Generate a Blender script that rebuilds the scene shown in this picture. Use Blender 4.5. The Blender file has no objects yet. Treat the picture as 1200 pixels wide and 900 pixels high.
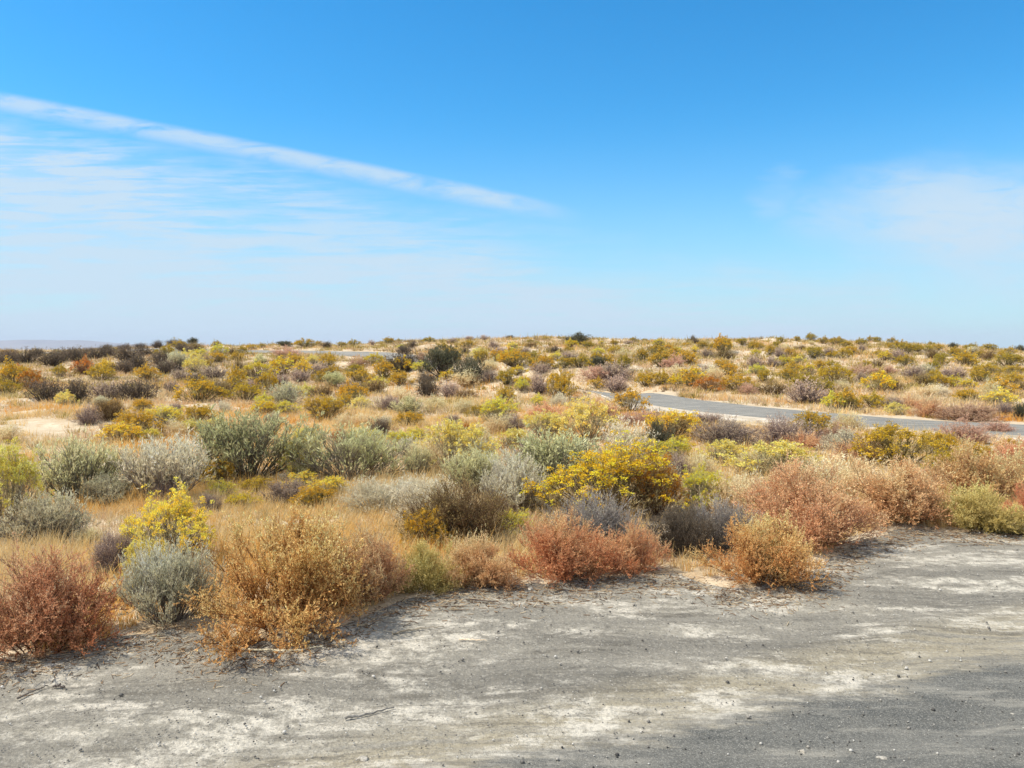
import bpy, math
import numpy as np
from mathutils import Vector

R = np.random.default_rng(7)
SC = bpy.context.scene
COL = SC.collection
F = 942.0            # focal length in pixels of the 1200 px wide photograph
EYE = 1.65
HOR = 408.0          # horizon row
PITCH = math.atan((450 - HOR) / F)

# ------------------------------------------------------------------ helpers
def lin(c):
    c = np.asarray(c, float) / 255.0
    return np.where(c <= 0.04045, c / 12.92, ((c + 0.055) / 1.055) ** 2.4)

def hash2(ix, iy, s):
    h = np.sin(ix * 127.1 + iy * 311.7 + s * 74.7) * 43758.5453
    return h - np.floor(h)

def vnoise(x, y, s=0):
    ix, iy = np.floor(x), np.floor(y)
    fx, fy = x - ix, y - iy
    fx, fy = fx * fx * (3 - 2 * fx), fy * fy * (3 - 2 * fy)
    a, b = hash2(ix, iy, s), hash2(ix + 1, iy, s)
    c, d = hash2(ix, iy + 1, s), hash2(ix + 1, iy + 1, s)
    return (a * (1 - fx) + b * fx) * (1 - fy) + (c * (1 - fx) + d * fx) * fy

def smooth(a, b, x):
    t = np.clip((x - a) / (b - a), 0, 1)
    return t * t * (3 - 2 * t)

# ------------------------------------------------------------------ terrain
SKY_U = (np.array([-400, 0, 100, 200, 300, 400, 500, 600, 700, 800, 900, 1000, 1100, 1200, 1600]) - 600) / F
SKY_R = np.array([418, 414, 412, 406, 407, 405, 399, 397, 398, 400, 400, 401, 406, 414, 424])
YR = 62.0

RP = np.array([(46, 8), (30, 10.6), (20, 12.6), (14, 14.3), (10.2, 15.9), (8.4, 17.1), (7.0, 19.2), (5.8, 21.4), (4.9, 24.0), (4.1, 26.8), (2.6, 29.6), (0.6, 31.8), (-1.6, 35.6), (-4.2, 40.6), (-6.6, 45.6), (-9.4, 50), (-14, 53.6), (-22, 57), (-34, 60), (-50, 62)], float)

def poly_dist(P, x, y):
    d = np.full(np.broadcast(x, y).shape, 1e9)
    for a, b in zip(P[:-1], P[1:]):
        ab = b - a
        t = np.clip(((x - a[0]) * ab[0] + (y - a[1]) * ab[1]) / (ab @ ab), 0, 1)
        d = np.minimum(d, np.hypot(x - a[0] - t * ab[0], y - a[1] - t * ab[1]))
    return d

def terrain(x, y):
    x = np.asarray(x, float); y = np.asarray(y, float)
    yy = np.maximum(y, 0.5)
    u = x / yy
    top = EYE + (HOR - np.interp(u, SKY_U, SKY_R)) / F * YR
    y0 = np.interp(u, [-0.3, 0.3, 0.65], [25, 25, 20])
    t = np.clip((yy - y0) / (YR - y0), 0, 1.0)
    rise = np.where(t < 0.12, t * t / 0.24, t - 0.06) / 0.94
    z = top * rise
    # gentle round-off behind the crest
    beyond = np.maximum(yy - YR, 0)
    z = z - np.minimum(beyond * beyond * 0.004, beyond * 0.09) * smooth(0, 6, beyond)
    z = np.where(yy > YR + 60, np.maximum(z, -6), z)
    amp = 0.010 + 0.05 * smooth(6, 12, yy) + 0.10 * smooth(26, 45, yy)
    calm = .08 + .92 * smooth(1.4, 4.5, poly_dist(RP, x, y))
    z = z + calm * amp * (vnoise(x * 0.9, y * 0.9, 1) - 0.5) * 2 * smooth(2, 4, yy)
    z = z + calm * 0.14 * smooth(26, 45, yy) * (vnoise(x * 0.25, y * 0.25, 2) - 0.5) * 2
    # shallow wheel ruts and washed soil on the shoulder
    a, b = x * .914 + y * .407, -x * .407 + y * .914
    rut = (vnoise(a * .35, b * 4.2, 31) - .5) * .022 + (vnoise(a * 1.2, b * 6.5, 32) - .5) * .012 + (vnoise(x * 5, y * 6, 33) - .5) * .010
    return z + rut * (1 - smooth(5.2, 7, yy)) * smooth(1.5, 2.6, yy)

CUT = np.array([(2.0, 30.3), (0.6, 31.8), (-1.6, 35.6), (-4.4, 41.0)])
LIP = np.array([(1.0, 27.8), (-.8, 29.4), (-3.2, 33.6), (-5.4, 38.0)])
_terrain0 = terrain
def terrain(x, y):
    z = _terrain0(x, y)
    x = np.asarray(x, float); y = np.asarray(y, float)
    d = np.full(np.broadcast(x, y).shape, 1e9)
    for a, b in zip(CUT[:-1], CUT[1:]):
        ab = b - a
        t = np.clip(((x - a[0]) * ab[0] + (y - a[1]) * ab[1]) / (ab @ ab), 0, 1)
        d = np.minimum(d, np.hypot(x - a[0] - t * ab[0], y - a[1] - t * ab[1]))
    lip = np.full(d.shape, 1e9)
    for a, b in zip(LIP[:-1], LIP[1:]):
        ab = b - a
        t = np.clip(((x - a[0]) * ab[0] + (y - a[1]) * ab[1]) / (ab @ ab), 0, 1)
        lip = np.minimum(lip, np.hypot(x - a[0] - t * ab[0], y - a[1] - t * ab[1]))
    return z - .85 * np.exp(-(d / 2.6) ** 4) + .62 * np.exp(-(lip / 1.8) ** 2)

def ray(px, row):
    dx, dz = (px - 600) / F, (450 - row) / F
    c, s = math.cos(PITCH), math.sin(PITCH)
    return dx, c + dz * s, -s + dz * c          # right, forward, up

def ground_at(px, row, ymax=75.0):
    dx, dy, dz = ray(px, row)
    ys = np.concatenate([np.arange(2.2, 12, 0.01), np.arange(12, ymax, 0.05)])
    k = ys / dy
    gap = EYE + dz * k - terrain(dx * k, ys)
    hit = np.nonzero(gap <= 0)[0]
    i = hit[0] if len(hit) else int(np.argmin(gap[200:])) + 200
    y = float(ys[i]); x = dx / dy * y
    return x, y, float(terrain(x, y))

# ------------------------------------------------------------------ meshes
def mesh_quads(name, V, Q, attrs=None, smooth_shade=False):
    V = np.ascontiguousarray(V, np.float32); Q = np.ascontiguousarray(Q, np.int32)
    me = bpy.data.meshes.new(name)
    k = Q.shape[1]
    me.vertices.add(len(V)); me.vertices.foreach_set('co', V.ravel())
    me.loops.add(Q.size); me.loops.foreach_set('vertex_index', Q.ravel())
    me.polygons.add(len(Q))
    me.polygons.foreach_set('loop_start', np.arange(0, Q.size, k, dtype=np.int32))
    if smooth_shade:
        me.polygons.foreach_set('use_smooth', np.ones(len(Q), bool))
    for an, av in (attrs or {}).items():
        a = me.attributes.new(an, 'FLOAT', 'POINT')
        a.data.foreach_set('value', np.ascontiguousarray(av, np.float32))
    me.update(calc_edges=True)
    return me

def unit(v):
    return v / np.maximum(np.linalg.norm(v, axis=-1, keepdims=True), 1e-9)

def tubes(P, Rd, sides=3):
    n, k, _ = P.shape
    T = unit(np.gradient(P, axis=1))
    ref = np.where(np.abs(T[..., 2:3]) > 0.9, np.array([1.0, 0, 0]), np.array([0, 0, 1.0]))
    A = unit(np.cross(T, ref)); B = np.cross(T, A)
    ang = np.arange(sides) / sides * 2 * math.pi
    V = P[:, :, None, :] + Rd[:, :, None, None] * (np.cos(ang)[None, None, :, None] * A[:, :, None, :] + np.sin(ang)[None, None, :, None] * B[:, :, None, :])
    idx = np.arange(n * k * sides).reshape(n, k, sides)
    a = idx[:, :-1, :]; b = np.roll(a, -1, axis=2)
    d = idx[:, 1:, :]; c = np.roll(d, -1, axis=2)
    Q = np.stack([a, b, c, d], -1).reshape(-1, 4)
    return V.reshape(-1, 3), Q

def leaf_quads(B, D, L, W, rng):
    n = len(B)
    S = unit(np.cross(D, rng.normal(size=(n, 3))))
    m = B + D * (L * 0.5)[:, None]
    V = np.stack([B, m + S * (W / 2)[:, None], B + D * L[:, None], m - S * (W / 2)[:, None]], 1)
    return V.reshape(-1, 3), np.arange(n * 4).reshape(n, 4)

def bez(b, c, e, t):
    t = t[..., None]
    return (1 - t) ** 2 * b + 2 * t * (1 - t) * c + t ** 2 * e

def bez_d(b, c, e, t):
    t = t[..., None]
    return unit(2 * (1 - t) * (c - b) + 2 * t * (e - c))

def spawn(cv, m, t0, t1, ln, a, o, up, rng):
    b, c, e = cv
    n = len(b)
    t = rng.uniform(t0, t1, (n, m))
    p = bez(b[:, None], c[:, None], e[:, None], t)
    d = bez_d(b[:, None], c[:, None], e[:, None], t)
    d = unit(a * d + o * rng.normal(size=d.shape) * 0.6 + up * np.array([0, 0, 1.0]))
    L = ln * rng.uniform(0.5, 1.15, (n, m))[..., None]
    p = p.reshape(-1, 3); d = d.reshape(-1, 3); L = L.reshape(-1, 1)
    mid = p + d * L * 0.5 + rng.normal(size=p.shape) * L * 0.10
    end = p + d * L + np.array([0, 0, 1.0]) * L * 0.12 * up
    return (p, mid, end)

def curve_tube(cv, k, r0, r1, sides, rng):
    b, c, e = cv
    t = np.linspace(0, 1, k)[None, :].repeat(len(b), 0)
    P = bez(b[:, None], c[:, None], e[:, None], t)
    Rd = np.linspace(r0, r1, k)[None, :] * rng.uniform(0.7, 1.3, (len(b), 1))
    return tubes(P, Rd, sides)

def join(parts):
    V, Q, o = [], [], 0
    for v, q in parts:
        V.append(v); Q.append(q + o); o += len(v)
    return np.concatenate(V), np.concatenate(Q)

# species: (height of a 1 m wide plant, stems, bow, twigs, twig length, subtwigs, subtwig length, leaves, leaf length, leaf width ...)
SPEC = {
    # fine, dense dome clothed to the ground
    'tumble': dict(H=.62, ns=58, low=.12, bow=.45, nt=16, tl=.17, nsu=5, sl=.085, nl=14, ll=.0140, lw=.0066, up=.55, t0=.18, lt0=.0, edge=2.2, r=.0042, lup=.5),
    # upright feathery grey shrub
    'sage': dict(H=.70, ns=92, low=.22, bow=.30, nt=11, tl=.20, nsu=3, sl=.10, nl=9, ll=.030, lw=.0075, up=1.1, t0=.42, lt0=.1, edge=2.6, r=.0062, lup=1.2),
    # broom-like stems under a cap of flower heads
    'rabbit': dict(H=.72, ns=90, low=.20, bow=.30, nt=8, tl=.15, nsu=2, sl=.09, nl=6, ll=.036, lw=.0055, up=.9, t0=.42, lt0=.1, edge=2.8, r=.0050, lup=1.0, fl=3, fr=.034, fn=26, fs=.0130),
    # bare, dark, twiggy
    'twig': dict(H=.62, ns=95, low=.15, bow=.30, nt=13, tl=.20, nsu=4, sl=.11, nl=2, ll=.022, lw=.0075, up=.45, t0=.22, lt0=.2, edge=2.4, r=.0058, lup=.5),
    # thin pale dry stalks
    'straw': dict(H=.62, ns=150, low=.15, bow=.42, nt=7, tl=.16, nsu=2, sl=.07, nl=5, ll=.024, lw=.008, up=.6, t0=.40, lt0=.1, edge=2.4, r=.0032, lup=.6),
}
LIB = {}

def library(sp, lod, seed):
    """meshes of one plant of this kind, 1 m wide: stem, foliage and (rabbitbrush) blossom"""
    key = (sp, lod, seed)
    if key in LIB:
        return LIB[key]
    s = SPEC[sp]
    rng = np.random.default_rng(sum(map(ord, sp)) * 131 + lod * 17 + seed * 1009)
    q = (1.0, 0.75, 0.60)[lod]                      # fewer, larger pieces for plants far away
    big = (1.0, 1.45, 2.3)[lod]
    ns = int(s['ns'] * (1.0, .85, .7)[lod])
    H = s['H']
    az = rng.uniform(0, 2 * math.pi, ns)
    # lobed, uneven outline
    lob = 1 + .16 * np.sin(az * 2 + rng.uniform(0, 6)) + .13 * np.sin(az * 3 + rng.uniform(0, 6)) + .09 * np.sin(az * 5 + rng.uniform(0, 6))
    rr = np.sqrt(rng.uniform(0, 1, ns))
    hx = H * np.clip(1 - rr ** s['edge'], 0, 1) ** .6 * (1 - s['low']) + H * s['low']
    lump = .66 + .56 * vnoise(np.cos(az) * rr * 2.6 + seed * 7, np.sin(az) * rr * 2.6 + 3, seed)
    hx = hx * lump * rng.uniform(.74, 1.04, ns) * np.where(rng.uniform(0, 1, ns) > .9, 1.14, 1)
    rad = .46 * rr * lob
    e = np.stack([np.cos(az) * rad, np.sin(az) * rad, hx * .86], 1)
    b = np.stack([np.cos(az) * rad * .16, np.sin(az) * rad * .16, np.full(ns, -.03)], 1) + rng.normal(size=(ns, 3)) * [.02, .02, 0]
    c = b * .5 + e * .5 + np.stack([np.cos(az) * rad * .22, np.sin(az) * rad * .22, hx * 0], 1) * (s['bow'] - .5) + np.array([0, 0, 1]) * (hx * (s['bow'] - .3))[:, None]
    c += rng.normal(size=c.shape) * .035
    st = (b, c, e)
    tw = spawn(st, max(3, int(s['nt'] * q)), s['t0'], 1.0, s['tl'], .7, .75, s['up'] * .5, rng)
    su = spawn(tw, max(2, int(s['nsu'] * (1, .7, .5)[lod] + .5)), .25, 1.0, s['sl'] * (1, 1.1, 1.3)[lod], .8, .8, s['up'] * .5, rng)
    th = (1, 1.15, 1.6)[lod]
    parts = [curve_tube(st, 7 if lod == 0 else 5, s['r'] * th, s['r'] * .4 * th, 3, rng), curve_tube(tw, 4 if lod == 0 else 3, s['r'] * .42 * th, s['r'] * .2 * th, 3, rng)]
    if lod < 2:
        parts.append(curve_tube(su, 3 if lod == 0 else 2, s['r'] * .24 * th, s['r'] * .13 * th, 3, rng))
    V, Q = join(parts)
    V[:, 2] = np.maximum(V[:, 2], -.04)
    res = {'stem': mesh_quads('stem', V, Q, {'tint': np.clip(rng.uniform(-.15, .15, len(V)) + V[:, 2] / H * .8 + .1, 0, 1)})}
    # leaves
    nl = max(2, int(s['nl'] * (1, .7, .5)[lod] + .5))
    base = su if s['nl'] > 2 or True else tw
    n = len(base[0])
    t = rng.uniform(s['lt0'], 1.0, (n, nl))
    p = bez(base[0][:, None], base[1][:, None], base[2][:, None], t)
    d = bez_d(base[0][:, None], base[1][:, None], base[2][:, None], t)
    d = unit(d * .8 + rng.normal(size=d.shape) * .55 + np.array([0, 0, 1.0]) * s['lup'] * .5)
    p = p.reshape(-1, 3); d = d.reshape(-1, 3)
    bare = vnoise(p[:, 0] * 4 + seed * 5.3, p[:, 1] * 4 + p[:, 2] * 3.2, seed + 21) + rng.normal(size=len(p)) * .10
    keep = (p[:, 2] > .012) & (bare > s.get('bare', .22))
    p, d = p[keep], d[keep]
    L = s['ll'] * big * rng.uniform(.45, 1.5, len(p)); W = s['lw'] * big * rng.uniform(.5, 1.3, len(p))
    V, Q = leaf_quads(p, d, L, W, rng)
    # colour runs with height on the plant, with patches of its own
    patch = vnoise(p[:, 0] * 5 + seed * 3.1, p[:, 1] * 5 + p[:, 2] * 4, seed + 5)
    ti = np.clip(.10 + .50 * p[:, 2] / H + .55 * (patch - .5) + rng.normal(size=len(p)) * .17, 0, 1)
    res['foliage'] = mesh_quads('foliage', V, Q, {'tint': np.repeat(ti, 4)})
    if 'fl' in s:
        # flower heads: domed clusters of small heads on the twigs that reach the top of the plant
        ends = np.concatenate([tw[2], e])
        er = np.hypot(ends[:, 0], ends[:, 1]) / .46
        lim = H * np.clip(1 - np.clip(er, 0, 1) ** s['edge'], 0, 1) ** .6 * (1 - s['low']) + H * s['low']
        ok = ends[:, 2] > lim * .66
        ends = ends[ok]
        # flowers in drifts, not everywhere
        drift = vnoise(ends[:, 0] * 4.5 + seed * 2.3, ends[:, 1] * 4.5, seed + 9)
        ends = ends[drift > .12]
        fn = max(5, int(s['fn'] * (1, .7, .55)[lod]))
        fb = (1, 1.4, 2.2)[lod]
        cen = np.repeat(ends, fn, 0)
        dd = unit(rng.normal(size=cen.shape) + np.array([0, 0, .7]))
        fr = s['fr'] * np.repeat(rng.uniform(.6, 1.3, len(ends)), fn)[:, None]
        pp = cen + dd * fr * rng.uniform(.4, 1, (len(cen), 1)) * [1, 1, .75] + [0, 0, .012]
        V, Q = leaf_quads(pp, unit(dd + rng.normal(size=dd.shape) * .6), s['fs'] * fb * rng.uniform(.8, 1.5, len(pp)), s['fs'] * fb * rng.uniform(.7, 1.2, len(pp)), rng)
        ti = np.clip(np.repeat(rng.uniform(.05, .95, len(ends)), fn) + rng.normal(size=len(pp)) * .16, 0, 1)
        res['blossom'] = mesh_quads('blossom', V, Q, {'tint': np.repeat(ti, 4)})
    LIB[key] = res
    return res

# ------------------------------------------------------------------ materials
class NT:
    def __init__(s, tree):
        s.t = tree; s.n = tree.nodes; s.l = tree.links
    def node(s, typ, **kw):
        nd = s.n.new(typ)
        for k, v in kw.items():
            setattr(nd, k, v)
        return nd
    def put(s, sock, v):
        if hasattr(v, 'is_output') or isinstance(v, bpy.types.NodeSocket):
            s.l.new(v, sock)
        else:
            sock.default_value = v
    def m(s, op, a, b=0.0, c=None, clamp=False):
        nd = s.node('ShaderNodeMath', operation=op, use_clamp=clamp)
        s.put(nd.inputs[0], a); s.put(nd.inputs[1], b)
        if c is not None:
            s.put(nd.inputs[2], c)
        return nd.outputs[0]
    def step(s, x, a, b):
        nd = s.node('ShaderNodeMapRange', interpolation_type='SMOOTHSTEP')
        s.put(nd.inputs[0], x); s.put(nd.inputs[1], a); s.put(nd.inputs[2], b)
        return nd.outputs[0]
    def mix(s, f, a, b, blend='MIX'):
        nd = s.node('ShaderNodeMix', data_type='RGBA', blend_type=blend)
        s.put(nd.inputs[0], f); s.put(nd.inputs[6], a); s.put(nd.inputs[7], b)
        return nd.outputs[2]
    def noise(s, vec, scale, detail=4, rough=.55, dist=0.0):
        nd = s.node('ShaderNodeTexNoise')
        if vec is not None:
            s.l.new(vec, nd.inputs['Vector'])
        nd.inputs['Scale'].default_value = scale; nd.inputs['Detail'].default_value = detail
        nd.inputs['Roughness'].default_value = rough; nd.inputs['Distortion'].default_value = dist
        return nd.outputs[0]
    def mapping(s, vec, rot=(0, 0, 0), scale=(1, 1, 1), loc=(0, 0, 0)):
        nd = s.node('ShaderNodeMapping')
        s.l.new(vec, nd.inputs[0])
        nd.inputs[1].default_value = loc; nd.inputs[2].default_value = rot; nd.inputs[3].default_value = scale
        return nd.outputs[0]
    def ramp(s, f, stops):
        nd = s.node('ShaderNodeValToRGB')
        el = nd.color_ramp.elements
        while len(el) < len(stops):
            el.new(.5)
        for e, (p, c) in zip(el, stops):
            e.position = p; e.color = (*lin(c), 1)
        s.put(nd.inputs[0], f)
        return nd.outputs[0]

def col(c):
    return (*[float(v) for v in lin(c)], 1.0)

def new_mat(name):
    m = bpy.data.materials.new(name); m.use_nodes = True
    m.node_tree.nodes.clear()
    n = NT(m.node_tree)
    out = n.node('ShaderNodeOutputMaterial')
    return m, n, out

PLANT = {}
def plant_mat(c0, c1, trans=.25, gain=1.6):
    key = (tuple(c0), tuple(c1), trans, gain)
    if key in PLANT:
        return PLANT[key]
    m, n, out = new_mat('plant')
    at = n.node('ShaderNodeAttribute', attribute_name='tint')
    mid = tuple((a + b) / 2 for a, b in zip(c0, c1))
    c = n.ramp(at.outputs['Fac'], [(0.05, c0), (.5, mid), (.95, c1)])
    for e in c.node.color_ramp.elements:
        v = np.array(e.color[:3]); g = v @ [.25, .6, .15]
        e.color = (*np.clip((v * (.82 if gain > 1.3 else .95) + g * (.18 if gain > 1.3 else .05)) * gain, 0, .85), 1)
    oi = n.node('ShaderNodeObjectInfo')
    if 1.3 < gain and sum(c1) / 3 > 125:
        # faded and dead sprays within each plant
        tc = n.node('ShaderNodeTexCoord').outputs['Object']
        off = n.node('ShaderNodeVectorMath', operation='ADD'); n.l.new(tc, off.inputs[0])
        cb = n.node('ShaderNodeCombineXYZ'); n.put(cb.inputs[0], n.m('MULTIPLY', oi.outputs['Random'], 37)); n.l.new(cb.outputs[0], off.inputs[1])
        d1 = n.step(n.noise(off.outputs[0], 5.0, 3, .6), .50, .66)
        c = n.mix(n.m('MULTIPLY', d1, .34), c, (*[float(q) for q in lin((196, 176, 138)) * 1.2], 1))
        d2 = n.step(n.noise(off.outputs[0], 8.0, 2, .6), .58, .70)
        c = n.mix(n.m('MULTIPLY', d2, .42), c, col((134, 108, 84)))
    hsv = n.node('ShaderNodeHueSaturation')
    n.put(hsv.inputs['Value'], n.m('MULTIPLY_ADD', oi.outputs['Random'], .26, .87))
    n.put(hsv.inputs['Hue'], n.m('MULTIPLY_ADD', oi.outputs['Random'], -.022, .511))
    n.put(hsv.inputs['Color'], c)
    c = hsv.outputs[0]
    d = n.node('ShaderNodeBsdfDiffuse'); n.l.new(c, d.inputs[0])
    if trans:
        t = n.node('ShaderNodeBsdfTranslucent'); n.l.new(c, t.inputs[0])
        mx = n.node('ShaderNodeMixShader'); mx.inputs[0].default_value = trans
        n.l.new(d.outputs[0], mx.inputs[1]); n.l.new(t.outputs[0], mx.inputs[2])
        n.l.new(mx.outputs[0], out.inputs[0])
    else:
        n.l.new(d.outputs[0], out.inputs[0])
    PLANT[key] = m
    return m

# ------------------------------------------------------------------ ground, shoulder, road
def struct(name, me, mat, kind='structure', label=None, cat=None):
    o = bpy.data.objects.new(name, me); COL.objects.link(o)
    o.data.materials.append(mat); o['kind'] = kind
    if label: o['label'] = label
    if cat: o['category'] = cat
    return o

def grid_mesh(name, X, Y, Z, attrs=None):
    a, b = X.shape
    idx = np.arange(a * b).reshape(a, b)
    Q = np.stack([idx[:-1, :-1], idx[:-1, 1:], idx[1:, 1:], idx[1:, :-1]], -1).reshape(-1, 4)
    return mesh_quads(name, np.stack([X, Y, Z], -1).reshape(-1, 3), Q, attrs, smooth_shade=True)

def soil_material():
    m, n, out = new_mat('dry_soil')
    tc = n.node('ShaderNodeTexCoord').outputs['Object']
    big = n.noise(tc, .32, 5, .6)
    mid = n.noise(tc, 2.3, 6, .65)
    fin = n.noise(tc, 34, 5, .7)
    c = n.ramp(big, [(.30, (176, 156, 126)), (.46, (186, 166, 136)), (.56, (192, 176, 150)), (.70, (180, 170, 152))])
    c = n.mix(n.step(mid, .48, .70), c, col((212, 196, 170)))
    c = n.mix(n.m('MULTIPLY', n.step(n.noise(tc, 5.5, 5, .6), .52, .68), .55), c, col((172, 138, 100)))
    c = n.mix(n.m('MULTIPLY', n.step(fin, .50, .72), .55), c, col((130, 108, 84)))
    c = n.mix(n.m('MULTIPLY', n.step(n.noise(tc, 90, 3, .6), .58, .72), .5), c, col((228, 218, 200)))
    p = n.node('ShaderNodeBsdfPrincipled'); n.l.new(c, p.inputs['Base Color'])
    p.inputs['Roughness'].default_value = .95; p.inputs['Specular IOR Level'].default_value = .1
    bp = n.node('ShaderNodeBump'); bp.inputs['Strength'].default_value = .8; bp.inputs['Distance'].default_value = .03
    n.put(bp.inputs['Height'], n.m('ADD', n.m('MULTIPLY', fin, .4), mid)); n.l.new(bp.outputs[0], p.inputs['Normal'])
    n.l.new(p.outputs[0], out.inputs[0])
    return m

def shoulder_colour(n, tc):
    wob = n.node('ShaderNodeVectorMath', operation='ADD')
    n.l.new(tc, wob.inputs[0])
    nz = n.node('ShaderNodeTexNoise'); n.l.new(tc, nz.inputs['Vector']); nz.inputs['Scale'].default_value = .8; nz.inputs['Detail'].default_value = 2
    sc = n.node('ShaderNodeVectorMath', operation='SCALE'); n.l.new(nz.outputs['Color'], sc.inputs[0]); sc.inputs['Scale'].default_value = .35
    n.l.new(sc.outputs[0], wob.inputs[1])
    w = wob.outputs[0]
    a = math.radians(-24)
    st = n.mapping(w, (0, 0, a), (.50, 2.0, 1))          # drawn out along the way cars drive
    stf = n.mapping(w, (0, 0, a), (.9, 7.5, 1))
    sx = n.node('ShaderNodeSeparateXYZ'); n.l.new(n.mapping(tc, (0, 0, a)), sx.inputs[0])
    across = sx.outputs[1]
    s1 = n.noise(st, 1.15, 6, .62); s2 = n.noise(stf, 1.2, 6, .65); s3 = n.noise(n.mapping(w, (0, 0, a), (.9, 1.6, 1)), 2.3, 8, .70)
    c = n.ramp(s1, [(.32, (117, 113, 104)), (.47, (137, 132, 121)), (.6, (151, 145, 132)), (.75, (165, 158, 144))])
    # packed tan fines towards the asphalt
    tan = n.m('MULTIPLY', n.step(across, 3.45, 3.05), n.step(s2, .34, .6))
    c = n.mix(n.m('MULTIPLY', tan, .6), c, col((176, 163, 134)))
    # pale salt crust in broken streaks
    salt = n.m('MULTIPLY', n.step(n.m('ADD', n.m('MULTIPLY', s3, .62), n.m('MULTIPLY', s1, .38)),  .485, .575), n.step(n.noise(tc, 9, 6, .78), .40, .56))
    c = n.mix(n.m('MULTIPLY', salt, .82), c, col((214, 206, 190)))
    c = n.mix(n.m('MULTIPLY', n.step(s2, .52, .66), .62), c, col((104, 99, 89)))
    c = n.mix(n.m('MULTIPLY', n.step(n.noise(n.mapping(w, (0, 0, a), (1.5, 4, 1), (5, 2, 0)), 3.2, 7, .75), .54, .62), .5), c, col((92, 88, 80)))
    g = n.node('ShaderNodeTexVoronoi', feature='F1'); n.l.new(tc, g.inputs['Vector']); g.inputs['Scale'].default_value = 95
    gs = n.node('ShaderNodeSeparateColor'); n.l.new(g.outputs['Color'], gs.inputs[0])
    c = n.mix(n.m('MULTIPLY', n.step(gs.outputs[0], .62, .95), .28), c, col((86, 84, 82)))
    c = n.mix(n.m('MULTIPLY', n.step(gs.outputs[1], .80, .98), .22), c, col((206, 200, 188)))
    fin = n.noise(tc, 60, 5, .75)
    c = n.mix(n.m('MULTIPLY', n.step(fin, .50, .70), .40), c, col((104, 101, 96)))
    return c, fin, s2

def shoulder_material():
    m, n, out = new_mat('gravel_shoulder')
    tc = n.node('ShaderNodeTexCoord').outputs['Object']
    c, fin, s2 = shoulder_colour(n, tc)
    p = n.node('ShaderNodeBsdfPrincipled'); n.l.new(c, p.inputs['Base Color'])
    p.inputs['Roughness'].default_value = .95; p.inputs['Specular IOR Level'].default_value = .12
    bp = n.node('ShaderNodeBump'); bp.inputs['Strength'].default_value = .9; bp.inputs['Distance'].default_value = .035
    h = n.m('ADD', n.m('MULTIPLY', s2, .9), n.m('ADD', n.m('MULTIPLY', fin, .35), n.m('MULTIPLY', n.noise(tc, 14, 5, .7), .7)))
    n.put(bp.inputs['Height'], h); n.l.new(bp.outputs[0], p.inputs['Normal'])
    n.l.new(p.outputs[0], out.inputs[0])
    return m

def asphalt_material(name, base, light, dust, margin=False):
    m, n, out = new_mat(name)
    tc = n.node('ShaderNodeTexCoord').outputs['Object']
    g = n.node('ShaderNodeTexVoronoi', feature='F1'); n.l.new(tc, g.inputs['Vector']); g.inputs['Scale'].default_value = 230
    gs = n.node('ShaderNodeSeparateColor'); n.l.new(g.outputs['Color'], gs.inputs[0])
    c = n.mix(n.step(n.noise(n.mapping(tc, (0, 0, math.radians(-26)), (.6, 2.2, 1)), 1.6, 7, .7), .36, .64), col(base), col(light))
    c = n.mix(n.m('MULTIPLY', n.step(gs.outputs[0], .5, 1), .50), c, col((168, 164, 154)))
    c = n.mix(n.m('MULTIPLY', n.step(gs.outputs[1], .6, 1), .42), c, col((60, 60, 58)))
    st = n.mapping(tc, (0, 0, math.radians(-26)), (.5, 3.0, 1))
    d = n.step(n.noise(st, 2.6, 8, .76), .50, .66)
    c = n.mix(n.m('MULTIPLY', d, dust), c, col((176, 170, 156)))
    # dust and fines swept over the broken margin
    at = n.node('ShaderNodeAttribute', attribute_name='edge')
    e = n.m('ADD', at.outputs['Fac'], n.m('MULTIPLY_ADD', n.noise(n.mapping(tc, (0, 0, math.radians(-24)), (.7, 4.0, 1)), 3.4, 8, .75), 1.5, -.9))
    if margin:
        c = n.mix(n.m('MULTIPLY', n.step(e, .15, .62), 1.0), c, shoulder_colour(n, tc)[0])
    p = n.node('ShaderNodeBsdfPrincipled'); n.l.new(c, p.inputs['Base Color'])
    p.inputs['Roughness'].default_value = .85; p.inputs['Specular IOR Level'].default_value = .25
    bp = n.node('ShaderNodeBump'); bp.inputs['Strength'].default_value = .7; bp.inputs['Distance'].default_value = .012
    n.put(bp.inputs['Height'], n.m('ADD', n.m('MULTIPLY', g.outputs['Distance'], .5), n.noise(tc, 45, 6, .8))); n.l.new(bp.outputs[0], p.inputs['Normal'])
    n.l.new(p.outputs[0], out.inputs[0])
    return m

# ground: one sheet in fans of rows that widen with distance, out past the horizon
us = np.concatenate([[-30, -8, -4, -2.4, -1.6], np.linspace(-1.15, 1.15, 321), [1.6, 2.4, 4, 8, 30]])
ys = np.concatenate([np.arange(.6, 3, .2), np.geomspace(3, 75, 330), np.geomspace(80, 9000, 40)])
Yg, Ug = np.meshgrid(ys, us, indexing='ij')
Xg = Yg * Ug
Zg = terrain(Xg, Yg)
# strip behind and beneath the viewer
Yb, Xb = np.array([[-9000.], [-60.], [-4.]]), Ug[:1] * .6
Xall = np.concatenate([np.array([[300.], [30.], [3.]]) * Ug[:1], Xg]); Yall = np.concatenate([np.repeat(Yb, len(us), 1), Yg])
Zall = np.concatenate([np.zeros((3, len(us))), Zg])
ground = struct('ground', grid_mesh('ground', Xall, Yall, Zall), soil_material(), label='dry sandy soil carrying the shrubs up to the crest')

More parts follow.
